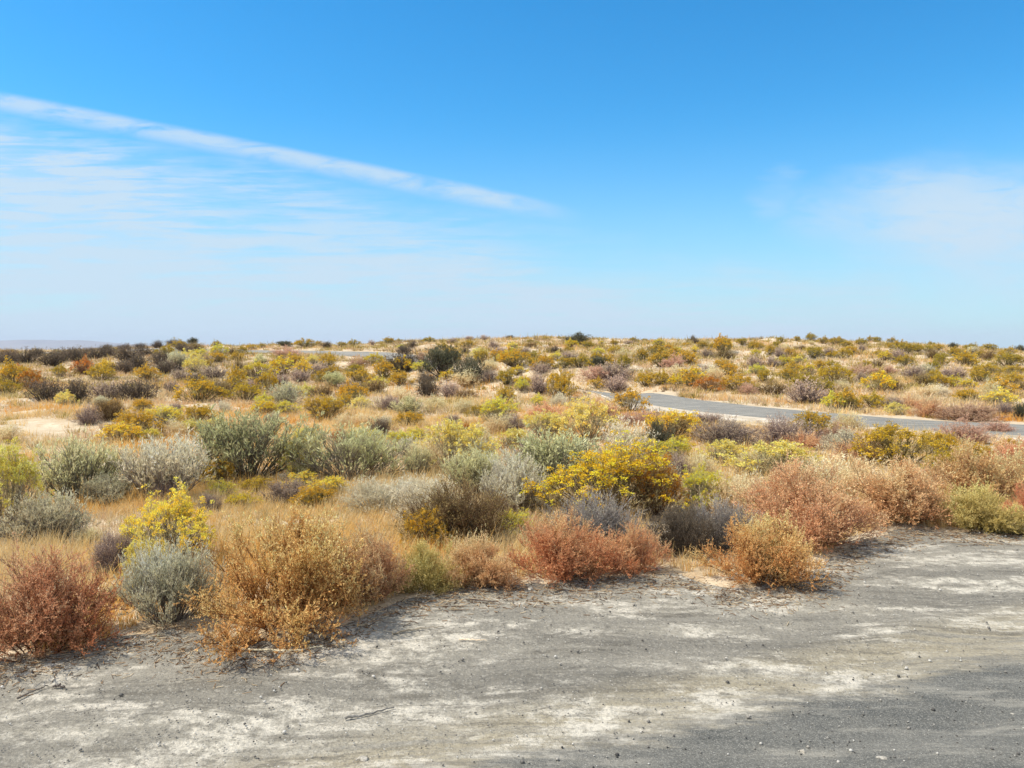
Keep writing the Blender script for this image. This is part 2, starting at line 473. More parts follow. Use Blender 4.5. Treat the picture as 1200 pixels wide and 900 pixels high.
# edge of the bare shoulder (photo pixels -> ground points)
EDGE_PX = [(-420, 790), (-200, 786), (0, 780), (70, 772), (130, 752), (200, 744), (260, 752), (320, 758), (390, 742), (440, 720), (480, 702), (560, 692), (640, 688), (720, 680),
           (790, 676), (830, 690), (890, 694), (950, 682), (1000, 640), (1060, 622), (1130, 628), (1200, 616), (1300, 606), (1600, 580)]
EDGE = np.array([ground_at(*p)[:2] for p in EDGE_PX])
o_ = np.argsort(EDGE[:, 0]); EDGE = EDGE[o_]
def edge_y(x):
    return np.interp(x, EDGE[:, 0], EDGE[:, 1])
xs = np.arange(-6.5, 9.0, .03)
ey = edge_y(xs) + .05 + .10 * (vnoise(xs * 4, xs * 0, 4) - .5) + .07 * (vnoise(xs * 13, xs * 0, 6) - .5)
tt = np.linspace(0, 1, 60)
Y2 = -6 + (ey[None, :] + 6) * tt[:, None] ** .6
X2 = np.repeat(xs[None, :], len(tt), 0)
shoulder = struct('road_shoulder', grid_mesh('road_shoulder', X2, Y2, terrain(X2, Y2) + .008), shoulder_material(), label='grey gravel shoulder with pale salt crust and tyre streaks')

def asph_y(x):
    return 3.28 + .42 * x + .05 * (x - 1.5) ** 2 * 0
Y3 = asph_y(xs) + .10 * (vnoise(xs * 2.2, xs * 0, 8) - .5) + .05 * (vnoise(xs * 9, xs * 0, 9) - .5)
lowy = np.maximum(asph_y(xs) - 6.5, -9)
EDGE_FADE = np.repeat(np.clip(1 - ((Y3 - lowy)[None, :] * (1 - tt[:, None] ** .6)) / .46, 0, 1).ravel(), 1)
Yr_ = lowy[None, :] + (Y3 - lowy)[None, :] * tt[:, None] ** .6
near_road = struct('road', grid_mesh('road', X2, Yr_, terrain(X2, Yr_) + .016 - .006 * tt[:, None] ** 8, {'edge': EDGE_FADE}),
                   asphalt_material('worn_asphalt', (86, 86, 82), (112, 110, 103), .42, True), label='worn grey asphalt road edge in the near corner')

# far road: a ribbon that bends across the flat and climbs out of sight
seg = np.concatenate([[0], np.cumsum(np.hypot(*np.diff(RP, axis=0).T))])
sv = np.arange(0, seg[-1], .35)
def catmull(P, seg, sv):
    out = []
    for k in range(2):
        # smooth interpolation: cubic Hermite with finite-difference tangents
        m = np.gradient(P[:, k], seg)
        i = np.clip(np.searchsorted(seg, sv, 'right') - 1, 0, len(seg) - 2)
        h = seg[i + 1] - seg[i]; t = (sv - seg[i]) / h
        out.append((2*t**3-3*t**2+1)*P[i, k] + (t**3-2*t**2+t)*h*m[i] + (-2*t**3+3*t**2)*P[i+1, k] + (t**3-t**2)*h*m[i+1])
    return np.stack(out, 1)
RC = catmull(RP, seg, sv)
tg = unit(np.gradient(RC, axis=0)); nr = np.stack([-tg[:, 1], tg[:, 0]], 1)    # nr points to the near side? sign below
def ribbon(name, a, b, lift, wob, seed, nacross=10):
    w = np.linspace(0, 1, nacross)
    a = np.broadcast_to(a, sv.shape); b = np.broadcast_to(b, sv.shape)
    ea = a + wob * (vnoise(sv * .9, sv * 0, seed) - .5) * 2; eb = b + wob * (vnoise(sv * .9, sv * 0, seed + 1) - .5) * 2
    off = ea[:, None] * (1 - w) + eb[:, None] * w
    X = RC[:, 0:1] + nr[:, 0:1] * off; Y = RC[:, 1:2] + nr[:, 1:2] * off
    return grid_mesh(name, X, Y, terrain(X, Y) + lift - .012 * (np.abs(w - .5) * 2) ** 4)
def pale_material():
    m, n, out = new_mat('pale_verge')
    tc = n.node('ShaderNodeTexCoord').outputs['Object']
    c = n.ramp(n.noise(tc, 1.6, 6, .65), [(.35, (160, 148, 128)), (.5, (188, 176, 158)), (.65, (216, 208, 198))])
    c = n.mix(n.m('MULTIPLY', n.step(n.noise(tc, 22, 5, .7), .5, .7), .5), c, col((150, 138, 122)))
    d = n.node('ShaderNodeBsdfDiffuse'); n.l.new(c, d.inputs[0]); n.l.new(d.outputs[0], out.inputs[0])
    return m
VERGE_A, VERGE_B = -1.40, 1.35 + 1.5 * smooth(27, 20, RC[:, 1])
struct('road_verge', ribbon('road_verge', VERGE_A, VERGE_B, .03, .22, 20, 14), pale_material(), label='pale gravel verge along both sides of the bending road')
struct('road', ribbon('road', -1.25, 1.25, .045, .03, 30), asphalt_material('far_asphalt', (116, 114, 108), (138, 134, 126), .8), label='narrow grey asphalt road bending away towards the crest')

def road_dist(x, y):
    x = np.atleast_1d(x); y = np.atleast_1d(y)
    d = np.full(len(x), 1e9)
    for i in range(0, len(RC), 2):
        d = np.minimum(d, (x - RC[i, 0]) ** 2 + (y - RC[i, 1]) ** 2)
    return np.sqrt(d)

# far hill range
def hills():
    xs_ = np.linspace(-7500, -1200, 160); dd = np.linspace(0, 1, 14)
    hgt = 56 * smooth(-2650, -3700, xs_) * (.9 + .16 * vnoise(xs_ / 420, xs_ * 0, 3)) + 12 * smooth(-1800, -2900, xs_)
    X = np.repeat(xs_[None], 14, 0); Y = 6000 + 900 * dd[:, None] + 0 * X
    Z = -8 + (hgt + 8)[None] * np.sin(dd * math.pi / 1.25)[:, None] * (.92 + .16 * vnoise(X / 160, Y / 160, 5))
    m, n, out = new_mat('far_hill')
    tc = n.node('ShaderNodeTexCoord').outputs['Object']
    c = n.ramp(n.noise(tc, .004, 6, .6), [(.35, (112, 104, 104)), (.65, (142, 130, 124))])
    d = n.node('ShaderNodeBsdfDiffuse'); n.l.new(c, d.inputs[0]); n.l.new(d.outputs[0], out.inputs[0])
    return struct('hills', grid_mesh('hills', X, Y, Z), m, label='low pale hills fading into the haze far away')
hills()

# ------------------------------------------------------------------ plants
# colour words and colours: foliage (low, high), stem (low, high), blossom (low, high)
GS = ((88, 80, 72), (150, 142, 122))
PAL = {
    'gold':   dict(w='golden orange', f=((188, 132, 60), (234, 202, 122)), s=((110, 70, 42), (176, 128, 70))),
    'coral':  dict(w='coral red', f=((190, 112, 68), (228, 180, 122)), s=((140, 90, 66), (190, 136, 100))),
    'rust':   dict(w='rust red', f=((178, 102, 64), (208, 164, 122)), s=((104, 66, 46), (152, 110, 90))),
    'pink':   dict(w='dusty pink', f=((190, 132, 84), (226, 188, 134)), s=((120, 82, 66), (186, 138, 106))),
    'tan':    dict(w='tan orange', f=((190, 142, 86), (228, 194, 136)), s=((122, 84, 62), (186, 142, 98))),
    'lime':   dict(w='yellow green', f=((172, 148, 72), (222, 202, 118)), s=((104, 92, 52), (170, 152, 76))),
    'mauve':  dict(w='brownish pink', f=((160, 124, 98), (200, 166, 134)), s=((108, 80, 72), (156, 124, 108))),
    # sagebrush
    'green':  dict(w='grey green', f=((118, 118, 72), (188, 186, 128)), s=((74, 68, 60), (138, 132, 106))),
    'grey':   dict(w='grey', f=((146, 140, 108), (204, 196, 156)), s=((88, 78, 78), (154, 144, 132))),
    'silver': dict(w='silvery', f=((170, 160, 128), (226, 214, 176)), s=((104, 94, 90), (176, 166, 148))),
    'mint':   dict(w='pale green', f=((162, 158, 104), (216, 208, 146)), s=((92, 84, 74), (158, 150, 122))),
    'deep':   dict(w='dark green', f=((66, 66, 46), (108, 104, 78)), s=((58, 52, 46), (104, 96, 78))),
    # twiggy
    'dark':   dict(w='dark brown', f=((74, 64, 52), (122, 106, 86)), s=((66, 56, 50), (118, 104, 88))),
    'purple': dict(w='purple grey', f=((146, 124, 106), (196, 172, 144)), s=((88, 74, 74), (148, 130, 122))),
    'ash':    dict(w='ash grey', f=((128, 120, 108), (184, 176, 158)), s=((80, 74, 74), (156, 148, 140))),
    'brown':  dict(w='olive brown', f=((112, 90, 46), (164, 138, 80)), s=((72, 56, 42), (126, 102, 70))),
    # straw
    'straw':  dict(w='straw coloured', f=((188, 160, 110), (232, 208, 160)), s=((160, 132, 92), (214, 188, 140))),
    'bone':   dict(w='bone white', f=((176, 164, 132), (216, 204, 170)), s=((150, 138, 122), (212, 202, 182))),
    # rabbitbrush by flower
    'yellow': dict(w='bright yellow', f=((146, 138, 78), (192, 182, 116)), s=GS, b=((214, 182, 36), (248, 228, 84))),
    'amber':  dict(w='deep gold', f=((128, 118, 66), (184, 166, 96)), s=((86, 72, 58), (148, 124, 88)), b=((198, 160, 14), (248, 216, 44))),
    'olive':  dict(w='olive gold', f=((126, 112, 48), (174, 154, 76)), s=((82, 70, 50), (142, 122, 78)), b=((172, 138, 22), (222, 184, 50))),
    'moss':   dict(w='olive green', f=((112, 104, 46), (156, 142, 70)), s=((76, 68, 50), (128, 116, 76)), b=((158, 134, 30), (202, 170, 54))),
    'cream':  dict(w='pale yellow', f=((174, 156, 98), (222, 202, 142)), s=((112, 102, 88), (172, 162, 130)), b=((206, 182, 74), (236, 220, 116))),
    'ochre':  dict(w='rusty ochre', f=((128, 100, 56), (178, 142, 84)), s=((92, 68, 52), (148, 112, 78)), b=((164, 98, 30), (212, 150, 50))),
}
NAME = {'tumble': ('tumbleweed_plant', 'tumbleweed'), 'sage': ('sagebrush_shrub', 'sagebrush'), 'rabbit': ('rabbitbrush_shrub', 'rabbitbrush'), 'twig': ('twiggy_shrub', 'shrub'), 'straw': ('dry_shrub', 'shrub')}
GROUP = {'tumble': 'dry tumbleweeds', 'sage': 'sagebrush on the flat', 'rabbit': 'flowering rabbitbrush', 'twig': 'bare twiggy shrubs', 'straw': 'dry straw shrubs'}
PLACED = []          # x, y, radius of every plant, for the grass
COUNT = [0]

def plant(sp, key, x, y, w, h, label, lod=None, sink=.02):
    COUNT[0] += 1
    if lod is None:
        lod = 0 if y < 8.5 else (1 if y < 21 else 2)
    seed = COUNT[0] % (3 if lod else 4)
    lib = library(sp, lod, seed)
    nm, cat = NAME[sp]
    z = float(terrain(x, y))
    root = bpy.data.objects.new(nm, None); COL.objects.link(root)
    root.empty_display_size = .1
    root.location = (x, y, z - sink)
    root['label'] = label; root['category'] = cat; root['group'] = GROUP[sp]
    rz = R.uniform(0, 2 * math.pi); wid = R.uniform(.82, 1.05)
    p = PAL[key]
    for part, me in lib.items():
        o = bpy.data.objects.new(part, me); COL.objects.link(o)
        o.parent = root
        o.rotation_euler = (0, 0, rz)
        o.scale = (w, w * wid, h / SPEC[sp]['H'])
        if not me.materials:
            me.materials.append(None)
        c = p['s'] if part == 'stem' else (p['f'] if part == 'foliage' else p['b'])
        o.material_slots[0].link = 'OBJECT'
        o.material_slots[0].material = plant_mat(c[0], c[1], 0 if part == 'stem' else .35, {'stem': 1.15, 'foliage': 1.6, 'blossom': 1.15}[part])
    PLACED.append((x, y, w / 2))
    return root

# kind, colour, base column, base row, width, height (photo pixels), label
HERO = [
 ('tumble','rust',50,774,165,112,'rust red tumbleweed at the left end of the gravel shoulder, cut by the picture edge'),
 ('tumble','gold',335,748,222,140,'largest golden orange tumbleweed, bulging out onto the gravel shoulder'),
 ('tumble','pink',428,712,98,92,'dusty pink tumbleweed tucked against the right flank of the largest golden tumbleweed'),
 ('sage','silver',202,733,92,92,'silvery sagebrush with bare grey stems on the shoulder edge beside the largest golden tumbleweed'),
 ('rabbit','cream',170,700,60,62,'pale yellow rabbitbrush tucked behind the silvery shrub on the shoulder edge'),
 ('rabbit','yellow',197,668,108,82,'brightest yellow rabbitbrush, in the grass behind the silvery shrub on the shoulder edge'),
 ('twig','purple',135,674,62,52,'small purple grey twiggy shrub left of the brightest yellow rabbitbrush'),
 ('sage','grey',55,640,76,58,'small round grey sagebrush with dark lower twigs in golden grass'),
 ('rabbit','cream',2,632,100,98,'tall pale yellow rabbitbrush over dark stems, cut by the left picture edge'),
 ('rabbit','amber',30,560,26,26,'small deep gold rabbitbrush above the tall one at the left picture edge'),
 ('sage','mint',95,592,108,74,'wide pale green sagebrush left of the silvery one with purple lower twigs'),
 ('sage','silver',192,592,104,76,'silvery sagebrush with purple lower twigs left of the large grey green sagebrush'),
 ('rabbit','yellow',186,575,50,38,'small bright yellow rabbitbrush growing through the silvery sagebrush with purple twigs'),
 ('sage','green',290,568,134,78,'largest dark-stemmed grey green sagebrush standing above the golden grass'),
 ('rabbit','olive',253,574,40,36,'small olive gold rabbitbrush at the foot of the largest grey green sagebrush'),
 ('rabbit','cream',352,562,48,48,'small pale yellow rabbitbrush at the right side of the largest grey green sagebrush'),
 ('sage','mint',412,568,112,64,'wide yellowish pale green sagebrush right of the largest grey green sagebrush'),
 ('straw','bone',440,602,88,42,'low bone white dry shrub in the grass below the yellowish pale green sagebrush'),
 ('straw','bone',502,614,108,52,'bone white dry shrub directly behind the olive brown bush'),
 ('rabbit','cream',530,556,88,64,'rounded pale yellow rabbitbrush over purplish stems in the middle of the flat'),
 ('sage','mint',556,584,66,56,'small soft pale green sagebrush behind the bone white dry shrub'),
 ('twig','brown',538,642,120,76,'dark olive brown bush with black shade beneath, above the yellow green tumbleweed'),
 ('rabbit','olive',500,646,58,50,'small olive gold rabbitbrush at the left side of the olive brown bush'),
 ('rabbit','yellow',602,632,46,34,'low yellow rabbitbrush at the right side of the olive brown bush'),
 ('sage','silver',603,606,78,66,'silvery sagebrush with black twigs between pale green sagebrush and deep gold rabbitbrush'),
 ('sage','mint',655,576,140,66,'broad pale green sagebrush spreading behind the big deep gold rabbitbrush'),
 ('rabbit','cream',640,516,52,34,'pale yellow rabbitbrush, first of the row below the asphalt bend'),
 ('rabbit','cream',690,520,72,46,'widest pale yellow rabbitbrush of the row below the asphalt bend'),
 ('straw','bone',728,545,76,54,'pale dry shrub between the pale yellow row and the dark green shrub'),
 ('rabbit','amber',712,612,150,82,'big deep gold rabbitbrush, broadest flowering bush on the flat'),
 ('rabbit','ochre',768,606,70,72,'rusty ochre rabbitbrush fused to the right end of the big deep gold bush'),
 ('rabbit','yellow',824,606,66,58,'round bright yellow rabbitbrush right of the rusty ochre one'),
 ('twig','ash',700,652,112,66,'ash grey bare shrub between the big deep gold bush and the coral tumbleweed'),
 ('twig','dark',800,656,80,64,'dark bare shrub with grey twigs on the shoulder edge below the bright yellow rabbitbrush'),
 ('twig','ash',848,650,72,66,'ash grey twiggy shrub between the dark bare shrub and the tumbleweeds'),
 ('tumble','coral',656,684,134,80,'brightest coral red tumbleweed on the middle of the shoulder edge'),
 ('tumble','coral',742,674,76,54,'smaller coral red tumbleweed joined to the right side of the brightest one'),
 ('tumble','lime',500,698,82,62,'yellow green tumbleweed on the shoulder edge between pink and coral ones'),
 ('tumble','tan',558,690,84,62,'tan orange tumbleweed between the yellow green and the brightest coral one'),
 ('tumble','gold',890,690,126,84,'golden orange tumbleweed pushing onto the gravel below the coral pink thicket'),
 ('tumble','pink',938,646,140,96,'tall coral pink tumbleweed behind the golden one on the gravel'),
 ('tumble','tan',1046,618,140,78,'wide tan tumbleweed between the coral pink and the yellow green ones'),
 ('tumble','lime',1148,626,92,56,'round yellow green tumbleweed alone on the gravel at the right'),
 ('tumble','coral',1212,614,64,50,'coral tumbleweed right of the yellow green one, cut by the picture edge'),
 ('tumble','tan',1150,590,104,72,'orange tan tumbleweed directly behind the round yellow green one'),
 ('tumble','tan',1210,585,70,64,'tan tumbleweed at the right picture edge above the coral one'),
 ('rabbit','olive',1050,548,92,48,'olive gold rabbitbrush with dark shaded side below the road at the right'),
 ('rabbit','olive',1100,536,44,30,'small olive gold rabbitbrush just right of the dark sided one below the road'),
 ('rabbit','olive',1106,566,46,38,'small olive gold rabbitbrush low among tan weeds behind the wide tan tumbleweed'),
 ('rabbit','cream',905,562,108,42,'pale rabbitbrush with yellow crown behind the coral pink tumbleweed'),
 ('straw','straw',985,588,108,54,'straw coloured shrub behind the coral pink and tan tumbleweeds'),
 ('straw','straw',862,612,84,60,'straw coloured shrub right of the round bright yellow rabbitbrush'),
 ('tumble','tan',930,600,80,50,'tan tumbleweed behind the tall coral pink one'),
 ('twig','purple',852,525,78,32,'purple grey dry bush below the far road, left one of two'),
 ('twig','purple',916,525,82,33,'purple grey dry bush below the far road, right one of two'),
 ('rabbit','olive',950,514,46,32,'olive gold rabbitbrush on the near edge of the far road'),
 ('rabbit','amber',789,516,66,34,'deep gold rabbitbrush below the pale stones of the far road'),
 ('sage','deep',769,534,44,36,'small dark green shrub under the deep gold rabbitbrush by the pale stones'),
 ('tumble','pink',1010,545,60,34,'pink tumbleweed between the straw shrub and the far road'),
 ('rabbit','olive',656,469,37,34,'dense olive rabbitbrush standing at the left end of the asphalt bend'),
 ('twig','purple',631,463,32,24,'purple grey shrub touching the dense olive rabbitbrush by the asphalt bend'),
 ('rabbit','olive',591,473,28,19,'olive gold rabbitbrush above the small bright yellow one in mid field'),
 ('rabbit','yellow',585,500,52,34,'bright yellow rabbitbrush in the tan mid field below the dark trio'),
 ('twig','purple',600,508,34,22,'purple grey shrub at the foot of the bright yellow mid field rabbitbrush'),
 ('twig','dark',473,438,44,30,'dark brown shrub beside the end of the far road, first of the dark trio'),
 ('sage','deep',519,443,50,32,'dark green grey shrub, middle of the dark trio'),
 ('sage','deep',550,452,42,26,'dark green grey shrub, lowest and rightmost of the dark trio'),
 ('sage','deep',676,404,34,13,'tallest dark shrub standing alone on the skyline'),
 ('twig','dark',54,473,50,30,'dark brown shrub, leftmost of four in a row on the left plain'),
 ('twig','dark',90,473,46,28,'dark brown shrub, second of four in a row on the left plain'),
 ('twig','purple',126,469,46,26,'purplish shrub, third of four in a row on the left plain'),
 ('twig','dark',162,470,54,27,'dark brown shrub, rightmost of four in a row on the left plain'),
 ('rabbit','olive',160,518,52,34,'olive gold rabbitbrush behind the pale green sagebrush on the left'),
 ('rabbit','olive',991,481,30,24,'golden rabbitbrush standing on the white far verge of the road'),
 ('sage','deep',1200,494,24,22,'dark green shrub at the far side of the road by the right picture edge'),
 ('straw','straw',1160,474,26,26,'pale straw tussock standing by the pink weeds beyond the road'),
 ('tumble','pink',1088,490,38,26,'pink tumbleweed at the end of the white verge beyond the road'),
 ('tumble','mauve',1135,494,70,22,'brownish pink tumbleweed spilling over the far edge of the road'),
 ('tumble','mauve',1168,508,36,16,'brownish pink tumbleweed growing on the near edge of the road'),
 ('sage','mint',490,560,40,38,'small pale sagebrush left of the rounded pale yellow rabbitbrush'),
 ('rabbit','cream',655,545,40,34,'small pale yellow rabbitbrush below the row at the asphalt bend'),
 ('tumble','pink',700,492,60,22,'low pink weeds bush along the verge below the asphalt bend'),
]
HX = []
for sp, key, px, row, w, h, label in HERO:
    x, y, z = ground_at(px, row)
    k = y / F
    wm, hm = w * k, h * k
    yy = y + wm * .22                              # the photo's base row is the near rim of the plant
    wf, hf = {'tumble': (1.10, 1.02), 'rabbit': (1.12, 1.08), 'sage': (1.12, 1.05)}.get(sp, (1.08, 1.02))
    plant(sp, key, x * yy / y, yy, wm * wf * yy / y, hm * hf * yy / y, label)
    HX.append((px, row - h / 2, label, w))

# further plants read off the photograph: kind/colour code, column, base row, width, height
CODE = {'o': ('rabbit', 'olive'), 'm': ('rabbit', 'moss'), 'y': ('rabbit', 'yellow'), 'a': ('rabbit', 'amber'), 'c': ('rabbit', 'cream'), 'd': ('twig', 'dark'), 'p': ('twig', 'purple'),
        'b': ('twig', 'brown'), 'g': ('sage', 'deep'), 's': ('sage', 'grey'), 'i': ('sage', 'silver'), 'k': ('tumble', 'pink'), 'v': ('tumble', 'mauve'), 't': ('straw', 'straw'), 'w': ('straw', 'bone'), 'r': ('rabbit', 'ochre'), 'l': ('sage', 'mint')}
FAR = '''o15,455,32,24 r35,457,24,20 o118,447,30,16 o172,446,26,14 b130,494,30,22 p105,498,26,18 o235,472,40,24 b262,467,28,18 o232,497,34,18 o276,458,24,22 p293,461,20,14
o312,461,22,20 a330,441,38,18 a303,443,26,16 s335,476,32,20 p329,453,20,14 o380,494,42,26 m375,450,16,12 b378,466,26,14 l392,455,22,14 o415,471,28,18 b437,462,26,16 o405,478,20,14
p456,481,28,14 d445,514,26,20 t425,500,30,14 y598,428,24,14 m565,426,18,13 o582,424,18,12 o605,431,32,17 o638,434,22,15 p634,438,22,10 d650,414,16,8 p667,424,20,12 m688,409,18,10
m730,435,19,15 m752,425,16,14 m768,418,18,13 m777,431,28,15 o792,424,24,14 g700,432,22,11 p720,446,40,16 v700,447,36,14 o757,453,26,14 o775,451,22,13 o810,455,22,16 r833,459,28,15
o865,458,34,16 b905,463,36,14 v875,463,22,12 p945,474,52,22 m967,460,20,12 o895,449,15,14 o848,416,24,19 b850,421,22,10 o845,433,18,10 p884,432,20,12 o928,440,18,12 a916,431,20,11
p905,430,16,10 o902,417,14,12 m870,405,18,9 m885,411,22,11 m915,402,12,8 m934,400,10,7 m950,399,14,9 m965,403,14,9 m953,421,24,12 m933,422,12,7 o960,433,14,9 p976,440,18,10 m976,421,14,7
b938,411,14,8 m990,407,16,8 m1010,405,14,9 m1020,400,10,7 m1028,399,12,7 m980,404,22,9 m1045,402,12,8 m1060,416,24,13 m1052,412,22,12 b1027,431,16,9 m1062,431,20,13 p1072,444,26,12
s1085,440,18,10 b1082,453,24,13 m1075,413,16,9 m1091,406,10,6 m1102,428,16,12 g1117,409,12,7 m1138,411,18,8 m1160,411,18,8 g1195,412,12,7 o1132,430,30,14 o1158,441,26,13 m1147,448,24,12
p1115,443,26,12 o1135,472,24,14 o1172,464,32,16 o1188,452,24,12 m1180,430,28,13 b1160,422,20,9 o1022,479,28,15 m1000,478,12,12 m1185,440,22,9 t1090,465,24,12 w1100,465,24,12 k1065,478,24,12
p1045,478,24,12 m1165,452,14,9 v1010,440,30,10 v1040,440,26,9 s1140,415,14,8 m1120,418,20,9 m1148,420,14,8
d10,428,30,14 d32,426,26,13 d60,430,30,15 d75,424,26,14 d92,425,24,13 d112,421,26,12 d130,418,22,11 d150,424,30,14 d170,418,24,12 d188,428,24,14 d162,434,30,14 d145,438,26,14 d195,438,26,14
b100,438,24,14 r98,440,20,16 b8,418,22,8 d45,418,22,8 d85,416,20,7 d105,414,20,7 d125,412,22,8 d145,410,20,8 d165,409,18,8 d185,408,20,9 d205,406,22,10 g226,404,12,9 d215,416,26,12
m210,410,22,12 b230,413,22,12 y257,417,18,12 m254,408,14,9 m283,415,12,9 o296,410,14,7 m307,408,10,6 g333,406,22,6 m360,408,30,10 d382,408,16,9 m400,407,14,7 v335,418,34,10 p235,428,26,11
s208,436,26,18 c222,427,22,13 p250,444,28,14 m245,432,12,10 b280,436,14,12 l305,428,14,10 o20,444,24,12 r20,440,18,10 p200,460,16,14 p206,486,18,12 m390,441,18,10 p375,439,24,12 v420,432,26,11
m415,406,14,8 p436,405,10,8 m455,404,18,9 d483,408,14,9 d475,415,20,12 m504,402,16,8 p530,403,14,7 m548,408,18,10 p550,399,14,6 p567,399,14,6 g598,395,10,4 m527,416,20,9 m533,426,18,8 m468,400,10,5
p615,414,16,7 m625,421,16,8 m640,399,14,5 p737,403,14,5 m720,404,14,6 m742,401,12,6 m755,401,10,5 d812,401,10,8 d815,403,8,8 m822,409,16,10 p828,420,18,9 m835,410,12,8 o805,428,22,14 v790,432,26,12
m600,420,20,9 p585,417,24,10 d500,448,24,9 v495,425,20,9 o480,500,30,15 t510,480,26,12 t545,485,30,14 p575,448,22,13 m560,488,22,11 p530,497,20,10 b503,458,16,10 t470,470,26,12
s320,498,24,12 t290,500,28,12 t10,520,32,18 c250,505,26,14 p160,500,24,13 r400,520,22,14 c430,532,46,26 y470,523,30,16 t560,525,36,22 c600,530,40,24 s560,545,34,26
w480,590,44,26 p620,545,34,26 r545,512,22,14 k640,492,40,16 v750,500,50,16 p830,500,34,14 t880,560,40,26 c845,545,44,26 t820,560,40,26 s990,530,40,20 k1080,575,44,26 t1060,588,40,24 v980,520,46,18 k940,528,40,20
c745,540,40,26 p790,560,34,24 s770,570,40,24 k1190,550,46,32 v1130,520,50,22 o1185,532,26,16 o1145,545,36,22 t20,600,40,26 t105,640,36,20 w75,690,34,14 t130,705,34,18 p245,600,26,20 s480,540,34,22'''
def fill(n_want, c0, c1, r0, r1, codes, wfun, seed):
    rg = np.random.default_rng(seed); out = []
    while len(out) < n_want:
        c, r = rg.uniform(c0, c1), rg.uniform(r0, r1)
        w = wfun(r) * rg.uniform(.7, 1.35)
        if r - w * .5 < np.interp(c, [0, 200, 400, 550, 700, 900, 1000, 1200], [410, 402, 402, 396, 398, 397, 398, 408]):
            continue
        if (325 < c < 465 and 405 < r < 424) or (c < 130 and 480 < r < 522):
            continue
        x, y, z = ground_at(c, r)
        if poly_dist(RP, x, y) < 2.3 or y < edge_y(x) + .5:
            continue
        if any(abs(c - a) < (w + ww) * .36 and abs(r - b) < (w + ww) * .16 for _, a, b, ww, _h in far + out):
            continue
        if any(abs(c - a) < (w + ww) * .36 and abs(r - b) < ww * .3 for a, b, _l, ww in HX):
            continue
        out.append((codes[rg.integers(len(codes))], round(c), round(r), round(w), round(w * rg.uniform(.5, .68))))
    return out
AREA = [(lambda c, r: r < 416, 'on the skyline'), (lambda c, r: c > 640 and r < 470, 'on the slope beyond the road'), (lambda c, r: r < 455, 'on the far left plain'), (lambda c, r: True, 'on the flat')]
far = []
for tok in FAR.split():
    k = tok[0]; c, r, w, h = map(float, tok[1:].split(','))
    far.append((k, c, r, w, h))
far += fill(80, 600, 1200, 400, 462, 'oooommmaaypbt', lambda r: np.interp(r, [400, 460], [11, 24]), 1)
far += fill(46, 0, 600, 408, 470, 'oooammybpdct', lambda r: np.interp(r, [405, 470], [13, 30]), 2)
far += fill(44, 60, 1180, 475, 600, 'oyyccalstwpy', lambda r: np.interp(r, [470, 600], [24, 46]), 3)
LAND = [
 (0, 452, 'the left picture edge'), (75, 458, 'the row of four dark shrubs'), (160, 500, 'the leftmost olive rabbitbrush'), (290, 530, 'the largest green sagebrush'), (400, 416, 'the far end of the road'),
 (473, 425, 'the dark shrub trio'), (530, 525, 'the central pale rabbitbrush'), (585, 485, 'the mid yellow rabbitbrush'), (656, 452, 'the dense olive rabbitbrush'), (676, 395, 'the tallest skyline shrub'),
 (712, 570, 'the big deep gold rabbitbrush'), (789, 500, 'the pale roadside stones'), (848, 407, 'the yellow slope rabbitbrush'), (880, 505, 'the purple grey pair'), (991, 470, 'the golden verge rabbitbrush'),
 (1088, 478, 'the pink verge tumbleweed'), (1160, 462, 'the straw tussock'), (1195, 408, 'the low right skyline'), (226, 400, 'the left skyline hummock'), (197, 628, 'the brightest yellow rabbitbrush'),
 (1050, 525, 'the dark sided rabbitbrush'), (938, 600, 'the tall coral pink tumbleweed'), (312, 448, 'the gold shrub cluster'), (40, 408, 'the far hills'), (1085, 446, 'the brown shrubs on the slope'), (950, 400, 'the right crest summit'),
]
def relation(c, r):
    d = [(math.hypot((c - a) * .7, (r - b) * 2.2), a, b, t) for a, b, t in LAND]
    dist, a, b, t = min(d)
    dx, dy = c - a, r - b
    near = ''
    if abs(dy) * 2.2 > abs(dx) * .8:
        return near + ('above ' if dy < 0 else 'below ') + t
    return near + ('left of ' if dx < 0 else 'right of ') + t
ORD = ['', 'second ', 'third ', 'fourth ', 'fifth ', 'sixth ', 'seventh ', 'eighth ', 'ninth ', 'tenth ', 'eleventh ', 'twelfth ', 'thirteenth ', 'fourteenth ', 'fifteenth ', 'sixteenth ', 'seventeenth ', 'eighteenth ']
seen = {}
rows = []
for k, c, r, w, h in far:
    sp, key = CODE[k]
    rows.append((c, r, w, h, sp, key, relation(c, r - h / 2)))
used = set()
def size_word(w, r):
    return 'tiny' if w < 15 else ('small' if w < 23 else ('broad' if w > 34 else 'round'))
byk = {}
for i, (c, r, w, h, sp, key, rel) in enumerate(rows):
    byk.setdefault((size_word(w, r), sp, key, rel), []).append(i)
labels = {}
for (sz, sp, key, rel), ids in byk.items():
    noun = {'tumble': 'tumbleweed', 'sage': 'sagebrush', 'rabbit': 'rabbitbrush', 'twig': 'twiggy shrub', 'straw': 'shrub'}[sp]
    plural = noun + ('es' if noun.endswith('brush') else 's')
    ids = sorted(ids, key=lambda i: rows[i][0])
    for j, i in enumerate(ids):
        if len(ids) == 1:
            lab = f'{sz} {PAL[key]["w"]} {noun} {rel}'
        elif len(ids) == 2:
            lab = f'{("left", "right")[j]} one of two {sz} {PAL[key]["w"]} {plural} {rel}'
        else:
            lab = f'{(ORD[j].strip() or "first")} from left of {sz} {PAL[key]["w"]} {plural} {rel}'
        if len(lab.split()) > 16:
            lab = lab.replace('left end of ', '').replace(' twiggy', '').replace('just ', '')
            print(len(lab.split()), lab)
        labels[i] = lab
